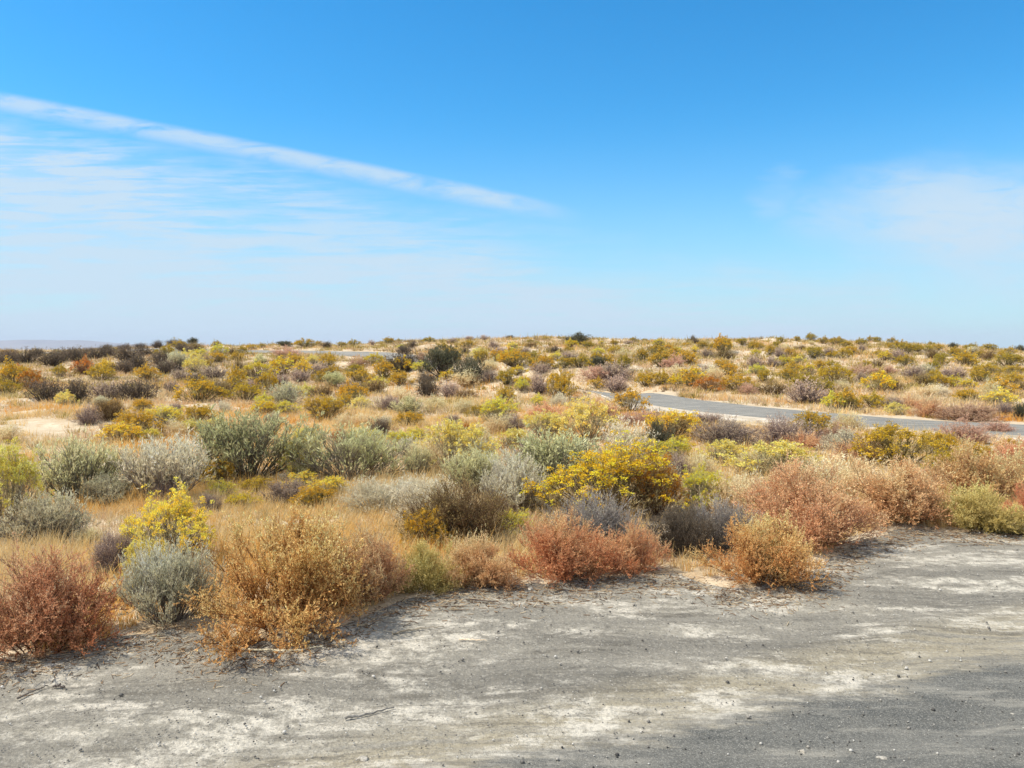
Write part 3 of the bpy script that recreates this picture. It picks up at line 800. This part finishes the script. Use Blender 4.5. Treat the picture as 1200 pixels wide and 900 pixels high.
for i, (c, r, w, h, sp, key, rel) in enumerate(rows):
    x, y, z = ground_at(c, r)
    k = y / F
    yy = y + w * k * .15
    plant(sp, key, x * yy / y, yy, w * k * np.interp(r, [408, 425], [1.05, 1.3]), h * k * np.interp(r, [408, 425], [1.0, 1.32]), labels[i], sink=.03)

# ------------------------------------------------------------------ grass and low weeds (nobody could count them)
PX = np.array(PLACED)

def tufts(n_try, y0, y1, dens_seed, keep, blades, hgt, wid, segs, spread, seed, lean=.55):
    rng = np.random.default_rng(seed)
    y = np.sqrt(rng.uniform(y0 ** 2, y1 ** 2, n_try)); u = rng.uniform(-.86, .86, n_try)
    x = u * y
    ok = (y > edge_y(x) + .10 + .25 * vnoise(x * 2.5, y * 2.5, 12)) & (road_dist(x, y) > np.where(y < 23, 1.5, 1.0) + 1.3 * vnoise(x * 1.1, y * 1.1, 13))
    ok &= ((x + 10) / 3.4) ** 2 + ((y - 16.6) / 1.7) ** 2 + 2.4 * (vnoise(x * 1.3, y * 1.3, 14) - .5) + rng.uniform(-.3, .7, n_try) > 1
    nz = .6 * vnoise(x * .55, y * .55, dens_seed) + .4 * vnoise(x * 2.1, y * 2.1, dens_seed + 1)
    ok &= nz > keep + rng.normal(size=n_try) * .05
    x, y = x[ok], y[ok]
    n = len(x)
    tone = .62 * vnoise(x * .38, y * .38, dens_seed + 2) + .38 * vnoise(x * 1.6, y * 1.6, dens_seed + 3)
    sz = rng.uniform(.55, 1.25, n) * (.65 + .7 * vnoise(x * .8, y * .8, dens_seed + 4))
    z = terrain(x, y)
    B = np.repeat(np.stack([x, y, z - .01], 1), blades, 0)
    S = np.repeat(sz, blades)
    m = len(B)
    az = rng.uniform(0, 2 * math.pi, m)
    out = np.stack([np.cos(az), np.sin(az), 0 * az], 1)
    B = B + out * (rng.uniform(0, 1, m) * spread * S)[:, None]
    L = hgt * S * rng.uniform(.3, 1.0, m) * np.where(rng.uniform(0, 1, m) > .93, 1.7, 1)
    ln = rng.uniform(.05, lean, m)
    side = np.stack([-np.sin(az + .6), np.cos(az + .6), 0 * az], 1) * (wid * rng.uniform(.7, 1.3, m))[:, None]
    P = [B]
    for k in range(1, segs + 1):
        t = k / segs
        P.append(B + np.array([0, 0, 1.0]) * (L * (t - .25 * ln * t * t))[:, None] + out * (L * ln * t * t)[:, None])
    V = []
    for k, p in enumerate(P):
        wk = 1 - .75 * k / segs
        V += [p - side * wk, p + side * wk]
    V = np.stack(V, 1)
    nv = V.shape[1]
    base = np.arange(m)[:, None] * nv
    Q = np.concatenate([base + np.array([2 * k, 2 * k + 1, 2 * k + 3, 2 * k + 2]) for k in range(segs)], 0)
    ti = np.clip(np.repeat(tone, blades) + rng.normal(size=m) * .13, 0, 1)
    return V.reshape(-1, 3), Q, np.repeat(ti, nv)

def grass_mat(name, stops):
    m, n, out = new_mat(name)
    at = n.node('ShaderNodeAttribute', attribute_name='tint')
    c = n.ramp(at.outputs['Fac'], stops)
    d = n.node('ShaderNodeBsdfDiffuse'); n.l.new(c, d.inputs[0])
    t = n.node('ShaderNodeBsdfTranslucent'); n.l.new(c, t.inputs[0])
    mx = n.node('ShaderNodeMixShader'); mx.inputs[0].default_value = .3
    n.l.new(d.outputs[0], mx.inputs[1]); n.l.new(t.outputs[0], mx.inputs[2]); n.l.new(mx.outputs[0], out.inputs[0])
    return m

def stuff(name, sets, mat, label):
    V, Q, A, o = [], [], [], 0
    for v, q, a in sets:
        V.append(v); Q.append(q + o); A.append(a); o += len(v)
    me = mesh_quads(name, np.concatenate(V), np.concatenate(Q), {'tint': np.concatenate(A)})
    return struct(name, me, mat, 'stuff', label, 'grass')

GRASS = grass_mat('golden_grass', [(.12, (222, 156, 70)), (.32, (230, 184, 102)), (.5, (232, 200, 136)), (.68, (222, 202, 158)), (.9, (204, 184, 146))])
WEEDS = grass_mat('tan_weeds', [(.15, (208, 168, 124)), (.36, (214, 186, 142)), (.52, (196, 166, 138)), (.66, (226, 208, 170)), (.8, (178, 160, 108)), (.95, (160, 146, 96))])
stuff('dry_grass', [
    tufts(28000, 4.2, 9.5, 40, .37, 12, .15, .0022, 2, .045, 101),
    tufts(20000, 9.5, 20, 40, .39, 9, .17, .0042, 2, .07, 102),
    tufts(15000, 20, 34, 40, .46, 7, .20, .008, 1, .12, 103),
    tufts(16000, 34, 66, 40, .52, 6, .24, .014, 1, .2, 104)], GRASS, 'golden dry grass spread over the flat between the shrubs')
stuff('low_weeds', [
    tufts(15000, 4.3, 10, 60, .44, 12, .10, .0026, 2, .07, 111, 1.0),
    tufts(15000, 10, 22, 60, .46, 10, .13, .005, 1, .12, 112, 1.0),
    tufts(18000, 22, 36, 60, .42, 8, .17, .010, 1, .2, 113, 1.0),
    tufts(26000, 36, 66, 60, .40, 7, .22, .016, 1, .28, 114, 1.0)], WEEDS, 'low tan and pinkish dry weeds covering the slopes')

SCRUB = grass_mat('fine_scrub', [(.1, (120, 104, 60)), (.35, (168, 150, 78)), (.55, (186, 164, 96)), (.75, (150, 128, 106)), (.95, (128, 112, 92))])
stuff('fine_scrub', [
    tufts(1500, 12, 26, 80, .48, 40, .15, .008, 1, .16, 121, .9),
    tufts(5200, 26, 44, 80, .46, 26, .20, .016, 1, .22, 122, .9),
    tufts(9000, 44, 68, 80, .42, 16, .24, .026, 1, .28, 123, .9)], SCRUB, 'fine low scrub merging with the grass up to the crest')

# ------------------------------------------------------------------ litter, gravel, stones, sticks
def litter():
    rng = np.random.default_rng(5)
    n = 7500
    x = rng.uniform(-3.6, 6.4, n)
    y = edge_y(x) + rng.normal(size=n) * .16 - .06 + np.abs(rng.normal(size=n)) * .1 * -1
    z = terrain(x, y) + .012
    a = rng.uniform(0, math.pi, n); L = rng.uniform(.012, .07, n)
    d = np.stack([np.cos(a), np.sin(a), rng.normal(size=n) * .12], 1) * (L / 2)[:, None]
    p = np.stack([x, y, z], 1)
    P = np.stack([p - d, p + rng.normal(size=(n, 3)) * (L * .08)[:, None] * [1, 1, .2], p + d], 1)
    V, Q = tubes(P, np.repeat(rng.uniform(.0008, .0026, n)[:, None], 3, 1))
    return V, Q, np.repeat(rng.uniform(0, 1, n), 9)
v, q, a = litter()
struct('litter', mesh_quads('litter', v, q, {'tint': a}), grass_mat('litter', [(.1, (88, 66, 50)), (.4, (150, 116, 84)), (.6, (184, 150, 112)), (.9, (222, 206, 176))]), 'stuff', 'fine twig and straw litter along the shoulder edge', 'litter')

def lumps(n, px, size, rng):
    """small angular stones: jittered octahedra subdivided once into 8 kite faces -> use quads of a jittered cube"""
    c = np.array([(-1,-1,-1),(1,-1,-1),(1,1,-1),(-1,1,-1),(-1,-1,1),(1,-1,1),(1,1,1),(-1,1,1)], float) * .58
    V = c[None] * (1 + rng.normal(size=(n, 8, 3)) * .2)
    V[:, 4:, :2] *= .62
    a = rng.uniform(0, 6.28, n); ca, sa = np.cos(a), np.sin(a)
    X = V[..., 0] * ca[:, None] - V[..., 1] * sa[:, None]; Y = V[..., 0] * sa[:, None] + V[..., 1] * ca[:, None]
    V = np.stack([X, Y, V[..., 2] * .6 + .25], -1) * size[:, None, None] + px[:, None, :]
    f = np.array([(0,3,2,1),(4,5,6,7),(0,1,5,4),(1,2,6,5),(2,3,7,6),(3,0,4,7)])
    Q = (np.arange(n)[:, None, None] * 8 + f[None]).reshape(-1, 4)
    return V.reshape(-1, 3), Q, np.repeat(rng.uniform(0, 1, n), 8)
rng = np.random.default_rng(9)
n = 16000
gx = rng.uniform(-3.2, 6, n); gy = 2.9 + (edge_y(gx) + .15 - 2.9) * rng.uniform(0, 1, n)
v, q, a = lumps(n, np.stack([gx, gy, terrain(gx, gy) + .016], 1), .0015 + .005 * rng.uniform(0, 1, n) ** 4 + .010 * rng.uniform(0, 1, n) * (rng.uniform(0, 1, n) > .968), rng)
GRAVEL = grass_mat('gravel', [(.1, (92, 90, 88)), (.4, (140, 136, 130)), (.7, (176, 170, 160)), (.95, (224, 220, 212))])
struct('gravel', mesh_quads('gravel', v, q, {'tint': a}), GRAVEL, 'stuff', 'loose fine gravel scattered over the shoulder and asphalt', 'gravel')

import bmesh
def stone_mesh(seed):
    """angular, half-buried stone: a ball cut by a dozen random planes"""
    bm = bmesh.new()
    bmesh.ops.create_icosphere(bm, subdivisions=3, radius=.5)
    rg = np.random.default_rng(seed + 60)
    P = np.array([v.co[:] for v in bm.verts])
    for k in range(13):
        nrm = unit(rg.normal(size=3)); off = rg.uniform(.24, .40)
        over = np.maximum(P @ nrm - off, 0)
        P = P - over[:, None] * nrm
    P = P * [1.25, .9, .62] * 1.15 + rg.normal(size=P.shape) * .006
    for v, p in zip(bm.verts, P):
        v.co = Vector((p[0], p[1], max(p[2], -.2)))
    me = bpy.data.meshes.new('stone'); bm.to_mesh(me); bm.free()
    return me
def stone_mat(c0, c1):
    m, n, out = new_mat('stone')
    tc = n.node('ShaderNodeTexCoord').outputs['Object']
    c = n.mix(n.step(n.noise(tc, 3, 7, .75), .38, .62), col(c0), col(c1))
    p = n.node('ShaderNodeBsdfPrincipled'); n.l.new(c, p.inputs['Base Color']); p.inputs['Roughness'].default_value = .9
    bp = n.node('ShaderNodeBump'); bp.inputs['Strength'].default_value = .5; bp.inputs['Distance'].default_value = .05
    n.put(bp.inputs['Height'], n.noise(tc, 9, 5, .7)); n.l.new(bp.outputs[0], p.inputs['Normal'])
    n.l.new(p.outputs[0], out.inputs[0]); return m
PALE, PINK = stone_mat((150, 142, 128), (206, 198, 184)), stone_mat((170, 140, 118), (208, 184, 164))
STONES = [(424, 893, 20, PALE, 'pale stone at the bottom of the gravel, nearest the viewer, left of the asphalt'), (942, 886, 15, PALE, 'small white stone on the asphalt edge, left one of two'), (1034, 893, 18, PALE, 'small white stone on the asphalt edge, right one of two'),
          (131, 662, 9, PINK, 'pinkish stone lying by the small purple grey twiggy shrub'), (28, 648, 8, PALE, 'pale stone in the grass left of the small round grey sagebrush'), (1186, 842, 10, PALE, 'small pale chip on the asphalt at the right picture edge'),
          (622, 692, 9, PALE, 'pale stone on the gravel in front of the brightest coral tumbleweed'), (1083, 789, 5, PALE, 'tiny white pebble on the asphalt margin'), (966, 671, 6, stone_mat((70, 66, 62), (96, 90, 84)), 'small dark stone on the gravel right of the golden orange tumbleweed'),
          (772, 668, 9, PALE, 'pale stone against the smaller coral tumbleweed'), (815, 662, 7, PINK, 'pinkish stone at the foot of the dark bare shrub')]
for i, (c, r, w, mt, lab) in enumerate(STONES):
    x, y, z = ground_at(c, r)
    o = bpy.data.objects.new('stone', stone_mesh(i)); COL.objects.link(o); o.data.materials.append(mt)
    k = w * y / F
    o.location = (x, y, z + .008); o.scale = (k * .8, k * .8, k * .8); o.rotation_euler = (0, 0, i * 1.3)
    o['label'] = lab; o['category'] = 'stone'; o['group'] = 'loose stones'
# pale stones along the near verge of the far road
ROADST = [(746, 480, 12), (757, 482, 13), (768, 484, 16), (778, 485, 13), (788, 487, 17), (799, 487, 14), (808, 488, 18), (818, 490, 14), (828, 490, 12), (838, 492, 14)]
for i, (c, r, w) in enumerate(ROADST):
    x, y, z = ground_at(c, r)
    o = bpy.data.objects.new('stone', stone_mesh(20 + i)); COL.objects.link(o); o.data.materials.append(PALE)
    k = w * y / F
    o.location = (x, y, z + .02); o.scale = (k, k, k * .9); o.rotation_euler = (0, 0, i * 2.1)
    nth = ['first', 'second', 'third', 'fourth', 'fifth', 'sixth', 'seventh', 'eighth', 'ninth', 'last'][i]
    o['label'] = f'{nth} from the left of ten pale stones lining the asphalt bend'; o['category'] = 'stone'; o['group'] = 'pale stones beside the road'

def stick(pts, r, c0, label):
    P = []
    for c, rw in pts:
        x, y, z = ground_at(c, rw); P.append((x, y, z + .014 + r))
    P = np.array(P)
    t = np.linspace(0, len(P) - 1, 14)
    P = np.stack([np.interp(t, np.arange(len(P)), P[:, k]) for k in range(3)], 1)
    rg = np.random.default_rng(len(label))
    P[1:-1] += rg.normal(size=(12, 3)) * r * .5
    Rd = r * np.linspace(1, .45, 14) * rg.uniform(.8, 1.2, 14)
    v, q = tubes(P[None], Rd[None], 6)
    caps = [tuple(range(5, -1, -1)), tuple(range(len(v) - 6, len(v)))]
    me = bpy.data.meshes.new('stick')
    me.from_pydata([tuple(a) for a in v], [], [tuple(map(int, f)) for f in q] + caps); me.update()
    o = bpy.data.objects.new('stick', me); COL.objects.link(o)
    o.data.materials.append(stone_mat(c0, tuple(min(255, a + 34) for a in c0)))
    o['label'] = label; o['category'] = 'stick'; o['group'] = 'dead sticks on the gravel'
stick([(272, 765), (300, 766), (340, 768), (378, 762)], .007, (196, 184, 152), 'bleached pale stick on the gravel below the largest golden tumbleweed')
stick([(546, 706), (560, 707), (586, 710)], .005, (74, 60, 50), 'short dark stick on the gravel below the tan tumbleweed')
stick([(460, 747), (490, 741), (520, 738)], .005, (120, 108, 88), 'grey brown twig on the gravel between the two tumbleweed clumps')
stick([(538, 753), (552, 754), (570, 755)], .005, (208, 186, 156), 'short bleached twig alone on the open gravel')
stick([(20, 824), (40, 815), (56, 808)], .005, (82, 72, 62), 'thin dark twig on the gravel at the far left')
stick([(62, 810), (70, 809), (77, 811)], .006, (70, 60, 54), 'stubby dark twig beside the thin one at the far left')
stick([(404, 848), (430, 842), (462, 834)], .006, (112, 108, 102), 'long grey stick on the gravel near the bottom of the view')

# ------------------------------------------------------------------ sky, sun, air, camera
SUN_EL, SUN_AZ = math.radians(54), math.atan2(-.93, -.06)      # azimuth from +Y towards +X
sun_dir = Vector((math.sin(SUN_AZ) * math.cos(SUN_EL), math.cos(SUN_AZ) * math.cos(SUN_EL), math.sin(SUN_EL)))
L = bpy.data.lights.new('sun', 'SUN'); L.energy = 4.1; L.angle = math.radians(.5); L.color = (1, .93, .80)
so = bpy.data.objects.new('sun', L); COL.objects.link(so)
so.rotation_euler = sun_dir.to_track_quat('Z', 'Y').to_euler()

W = bpy.data.worlds.new('World'); SC.world = W; W.use_nodes = True
W.node_tree.nodes.clear()
n = NT(W.node_tree)
out = n.node('ShaderNodeOutputWorld'); bg = n.node('ShaderNodeBackground'); bg.inputs['Strength'].default_value = .145
sky = n.node('ShaderNodeTexSky', sky_type='NISHITA'); sky.sun_disc = False
sky.sun_elevation = SUN_EL; sky.sun_rotation = SUN_AZ % (2 * math.pi)
sky.altitude = 300; sky.air_density = 1.0; sky.dust_density = .6; sky.ozone_density = 2.2
hsv = n.node('ShaderNodeHueSaturation'); hsv.inputs['Saturation'].default_value = 1.22; hsv.inputs['Value'].default_value = .90
n.l.new(n.mix(1.0, sky.outputs[0], (.70, 1.01, 1.12, 1), 'MULTIPLY'), hsv.inputs['Color'])
geo = n.node('ShaderNodeTexCoord')
sp = n.node('ShaderNodeSeparateXYZ'); n.l.new(geo.outputs['Generated'], sp.inputs[0])
dy = n.m('MAXIMUM', sp.outputs[1], .08)
u = n.m('DIVIDE', sp.outputs[0], dy); v = n.m('DIVIDE', sp.outputs[2], dy)
front = n.step(sp.outputs[1], .05, .35)
cmb = n.node('ShaderNodeCombineXYZ'); n.l.new(u, cmb.inputs[0]); n.l.new(v, cmb.inputs[1])
uv = cmb.outputs[0]
ang = math.atan(.215)
wisp = n.noise(n.mapping(uv, (0, 0, ang), (1.3, 9, 1)), 3.0, 7, .62, .35)
wisp2 = n.noise(n.mapping(uv, (0, 0, ang * 1.3), (3.2, 12, 1), (3, 1, 0)), 3.6, 7, .65, .5)
soft = n.noise(n.mapping(uv, (0, 0, ang), (1.0, 2.6, 1), (7, 2, 0)), 2.6, 5, .55, .2)
# contrail: a drawn-out line slanting down to the right
vc = n.m('ADD', n.m('MULTIPLY_ADD', u, -.205, .182), n.m('MULTIPLY', n.m('MULTIPLY', u, u), -.012))
dv = n.m('SUBTRACT', v, n.m('ADD', vc, n.m('MULTIPLY_ADD', soft, .010, -.005)))
above = n.step(dv, .011, .001); belw = n.step(dv, -.024, -.003)
trail = n.m('MULTIPLY', n.m('MULTIPLY', above, belw), n.m('MULTIPLY', n.step(u, .10, -.03), n.step(wisp2, .22, .58)))
# veil of cirrus under it
top = n.m('ADD', n.m('ADD', n.m('MULTIPLY_ADD', u, -.16, .102), n.m('MULTIPLY', n.m('MULTIPLY', u, u), .12)), n.m('MULTIPLY_ADD', soft, .22, -.11))
dvl = n.m('SUBTRACT', v, top)
fib = n.noise(n.mapping(uv, (0, 0, ang * 1.15), (2.2, 30, 1), (1, 4, 0)), 3.2, 8, .7, .6)
deep = n.step(dvl, .05, -.08)
veil = n.m('MULTIPLY', n.step(dvl, .070, -.045), n.m('ADD', n.m('MULTIPLY', deep, .5), n.step(n.m('ADD', n.m('MULTIPLY', wisp, .5), n.m('MULTIPLY', fib, .5)), .40, .60)), clamp=True)
veil = n.m('MULTIPLY', veil, n.step(u, .80, .28))
# patch at the right
du = n.m('SUBTRACT', u, .60); dvv = n.m('SUBTRACT', v, .150)
rr = n.m('SQRT', n.m('ADD', n.m('MULTIPLY', n.m('MULTIPLY', du, du), 14.0), n.m('MULTIPLY', n.m('MULTIPLY', dvv, dvv), 70.0)))
patch = n.m('MULTIPLY', n.step(n.m('ADD', rr, n.m('MULTIPLY_ADD', soft, 1.5, -.75)), .95, .15), n.step(wisp2, .15, .55))
du2 = n.m('SUBTRACT', u, .33); dv2 = n.m('SUBTRACT', v, .185)
r2 = n.m('SQRT', n.m('ADD', n.m('MULTIPLY', n.m('MULTIPLY', du2, du2), 300.0), n.m('MULTIPLY', n.m('MULTIPLY', dv2, dv2), 260.0)))
wsp = n.m('MULTIPLY', n.m('MULTIPLY', n.step(n.m('ADD', r2, n.m('MULTIPLY_ADD', wisp2, 1.2, -.6)), .8, .1), n.step(soft, .25, .55)), .6)
hz = n.m('MULTIPLY', n.step(v, .15, .0), n.m('MULTIPLY_ADD', soft, .5, .55))
cl = n.m('MAXIMUM', n.m('MULTIPLY', trail, .78), n.m('MULTIPLY', veil, .90))
cl = n.m('MAXIMUM', cl, n.m('MAXIMUM', n.m('MULTIPLY', patch, .95), wsp))
# unseen white cloud added behind and above the viewer to neutralise and lift fill
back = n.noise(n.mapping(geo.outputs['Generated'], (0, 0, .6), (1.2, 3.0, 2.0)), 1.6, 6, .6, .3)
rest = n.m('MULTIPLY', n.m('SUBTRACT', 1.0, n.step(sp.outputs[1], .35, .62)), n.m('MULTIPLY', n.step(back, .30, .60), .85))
cl = n.m('MULTIPLY', cl, front, clamp=True)
CLOUD = n.node('ShaderNodeRGB'); CLOUD.outputs[0].default_value = (3.1, 3.9, 4.6, 1)
el = sp.outputs[2]
soft2 = n.m('MULTIPLY_ADD', soft, .5, .55)
haz = n.m('MULTIPLY', n.m('POWER', n.step(el, .30, -.03), 1.3), soft2, clamp=True)
base = n.mix(haz, hsv.outputs[0], (2.5, 3.6, 4.3, 1))
skyc = n.mix(cl, base, CLOUD.outputs[0])
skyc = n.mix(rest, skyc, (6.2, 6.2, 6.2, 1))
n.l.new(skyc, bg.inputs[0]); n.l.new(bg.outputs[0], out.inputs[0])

HAZE = True
if HAZE:
    lo, hi = np.array([-8200, -500, -14.]), np.array([3500, 7400, 95.])
    c8 = [(x, y, z) for z in (lo[2], hi[2]) for x, y in ((lo[0], lo[1]), (hi[0], lo[1]), (hi[0], hi[1]), (lo[0], hi[1]))]
    me = bpy.data.meshes.new('haze')
    me.from_pydata(c8, [], [(0, 3, 2, 1), (4, 5, 6, 7), (0, 1, 5, 4), (1, 2, 6, 5), (2, 3, 7, 6), (3, 0, 4, 7)]); me.update()
    m, nn, o2 = new_mat('haze')
    pv = nn.node('ShaderNodeVolumePrincipled'); pv.inputs['Color'].default_value = (.74, .84, 1, 1); pv.inputs['Density'].default_value = .00016
    nn.l.new(pv.outputs[0], o2.inputs['Volume'])
    o = bpy.data.objects.new('haze', me); COL.objects.link(o); me.materials.append(m)
    o['kind'] = 'stuff'; o['label'] = 'thin bluish haze in front of the far hills'; o['category'] = 'haze'

cam = bpy.data.cameras.new('camera'); cam.sensor_width = 36; cam.lens = 36 * F / 1200; cam.clip_start = .05; cam.clip_end = 20000
co = bpy.data.objects.new('camera', cam); COL.objects.link(co)
co.location = (0, 0, EYE); co.rotation_euler = (math.pi / 2 - PITCH, 0, 0)
SC.camera = co
SC.view_settings.view_transform = 'Standard'; SC.view_settings.look = 'None'
SC.view_settings.exposure = 0.46; SC.view_settings.gamma = 1.0
SC.cycles.max_bounces = 5; SC.cycles.diffuse_bounces = 3; SC.cycles.transmission_bounces = 3; SC.cycles.volume_bounces = 0
SC.cycles.use_denoising = True
print('plants', COUNT[0], 'library', len(LIB))
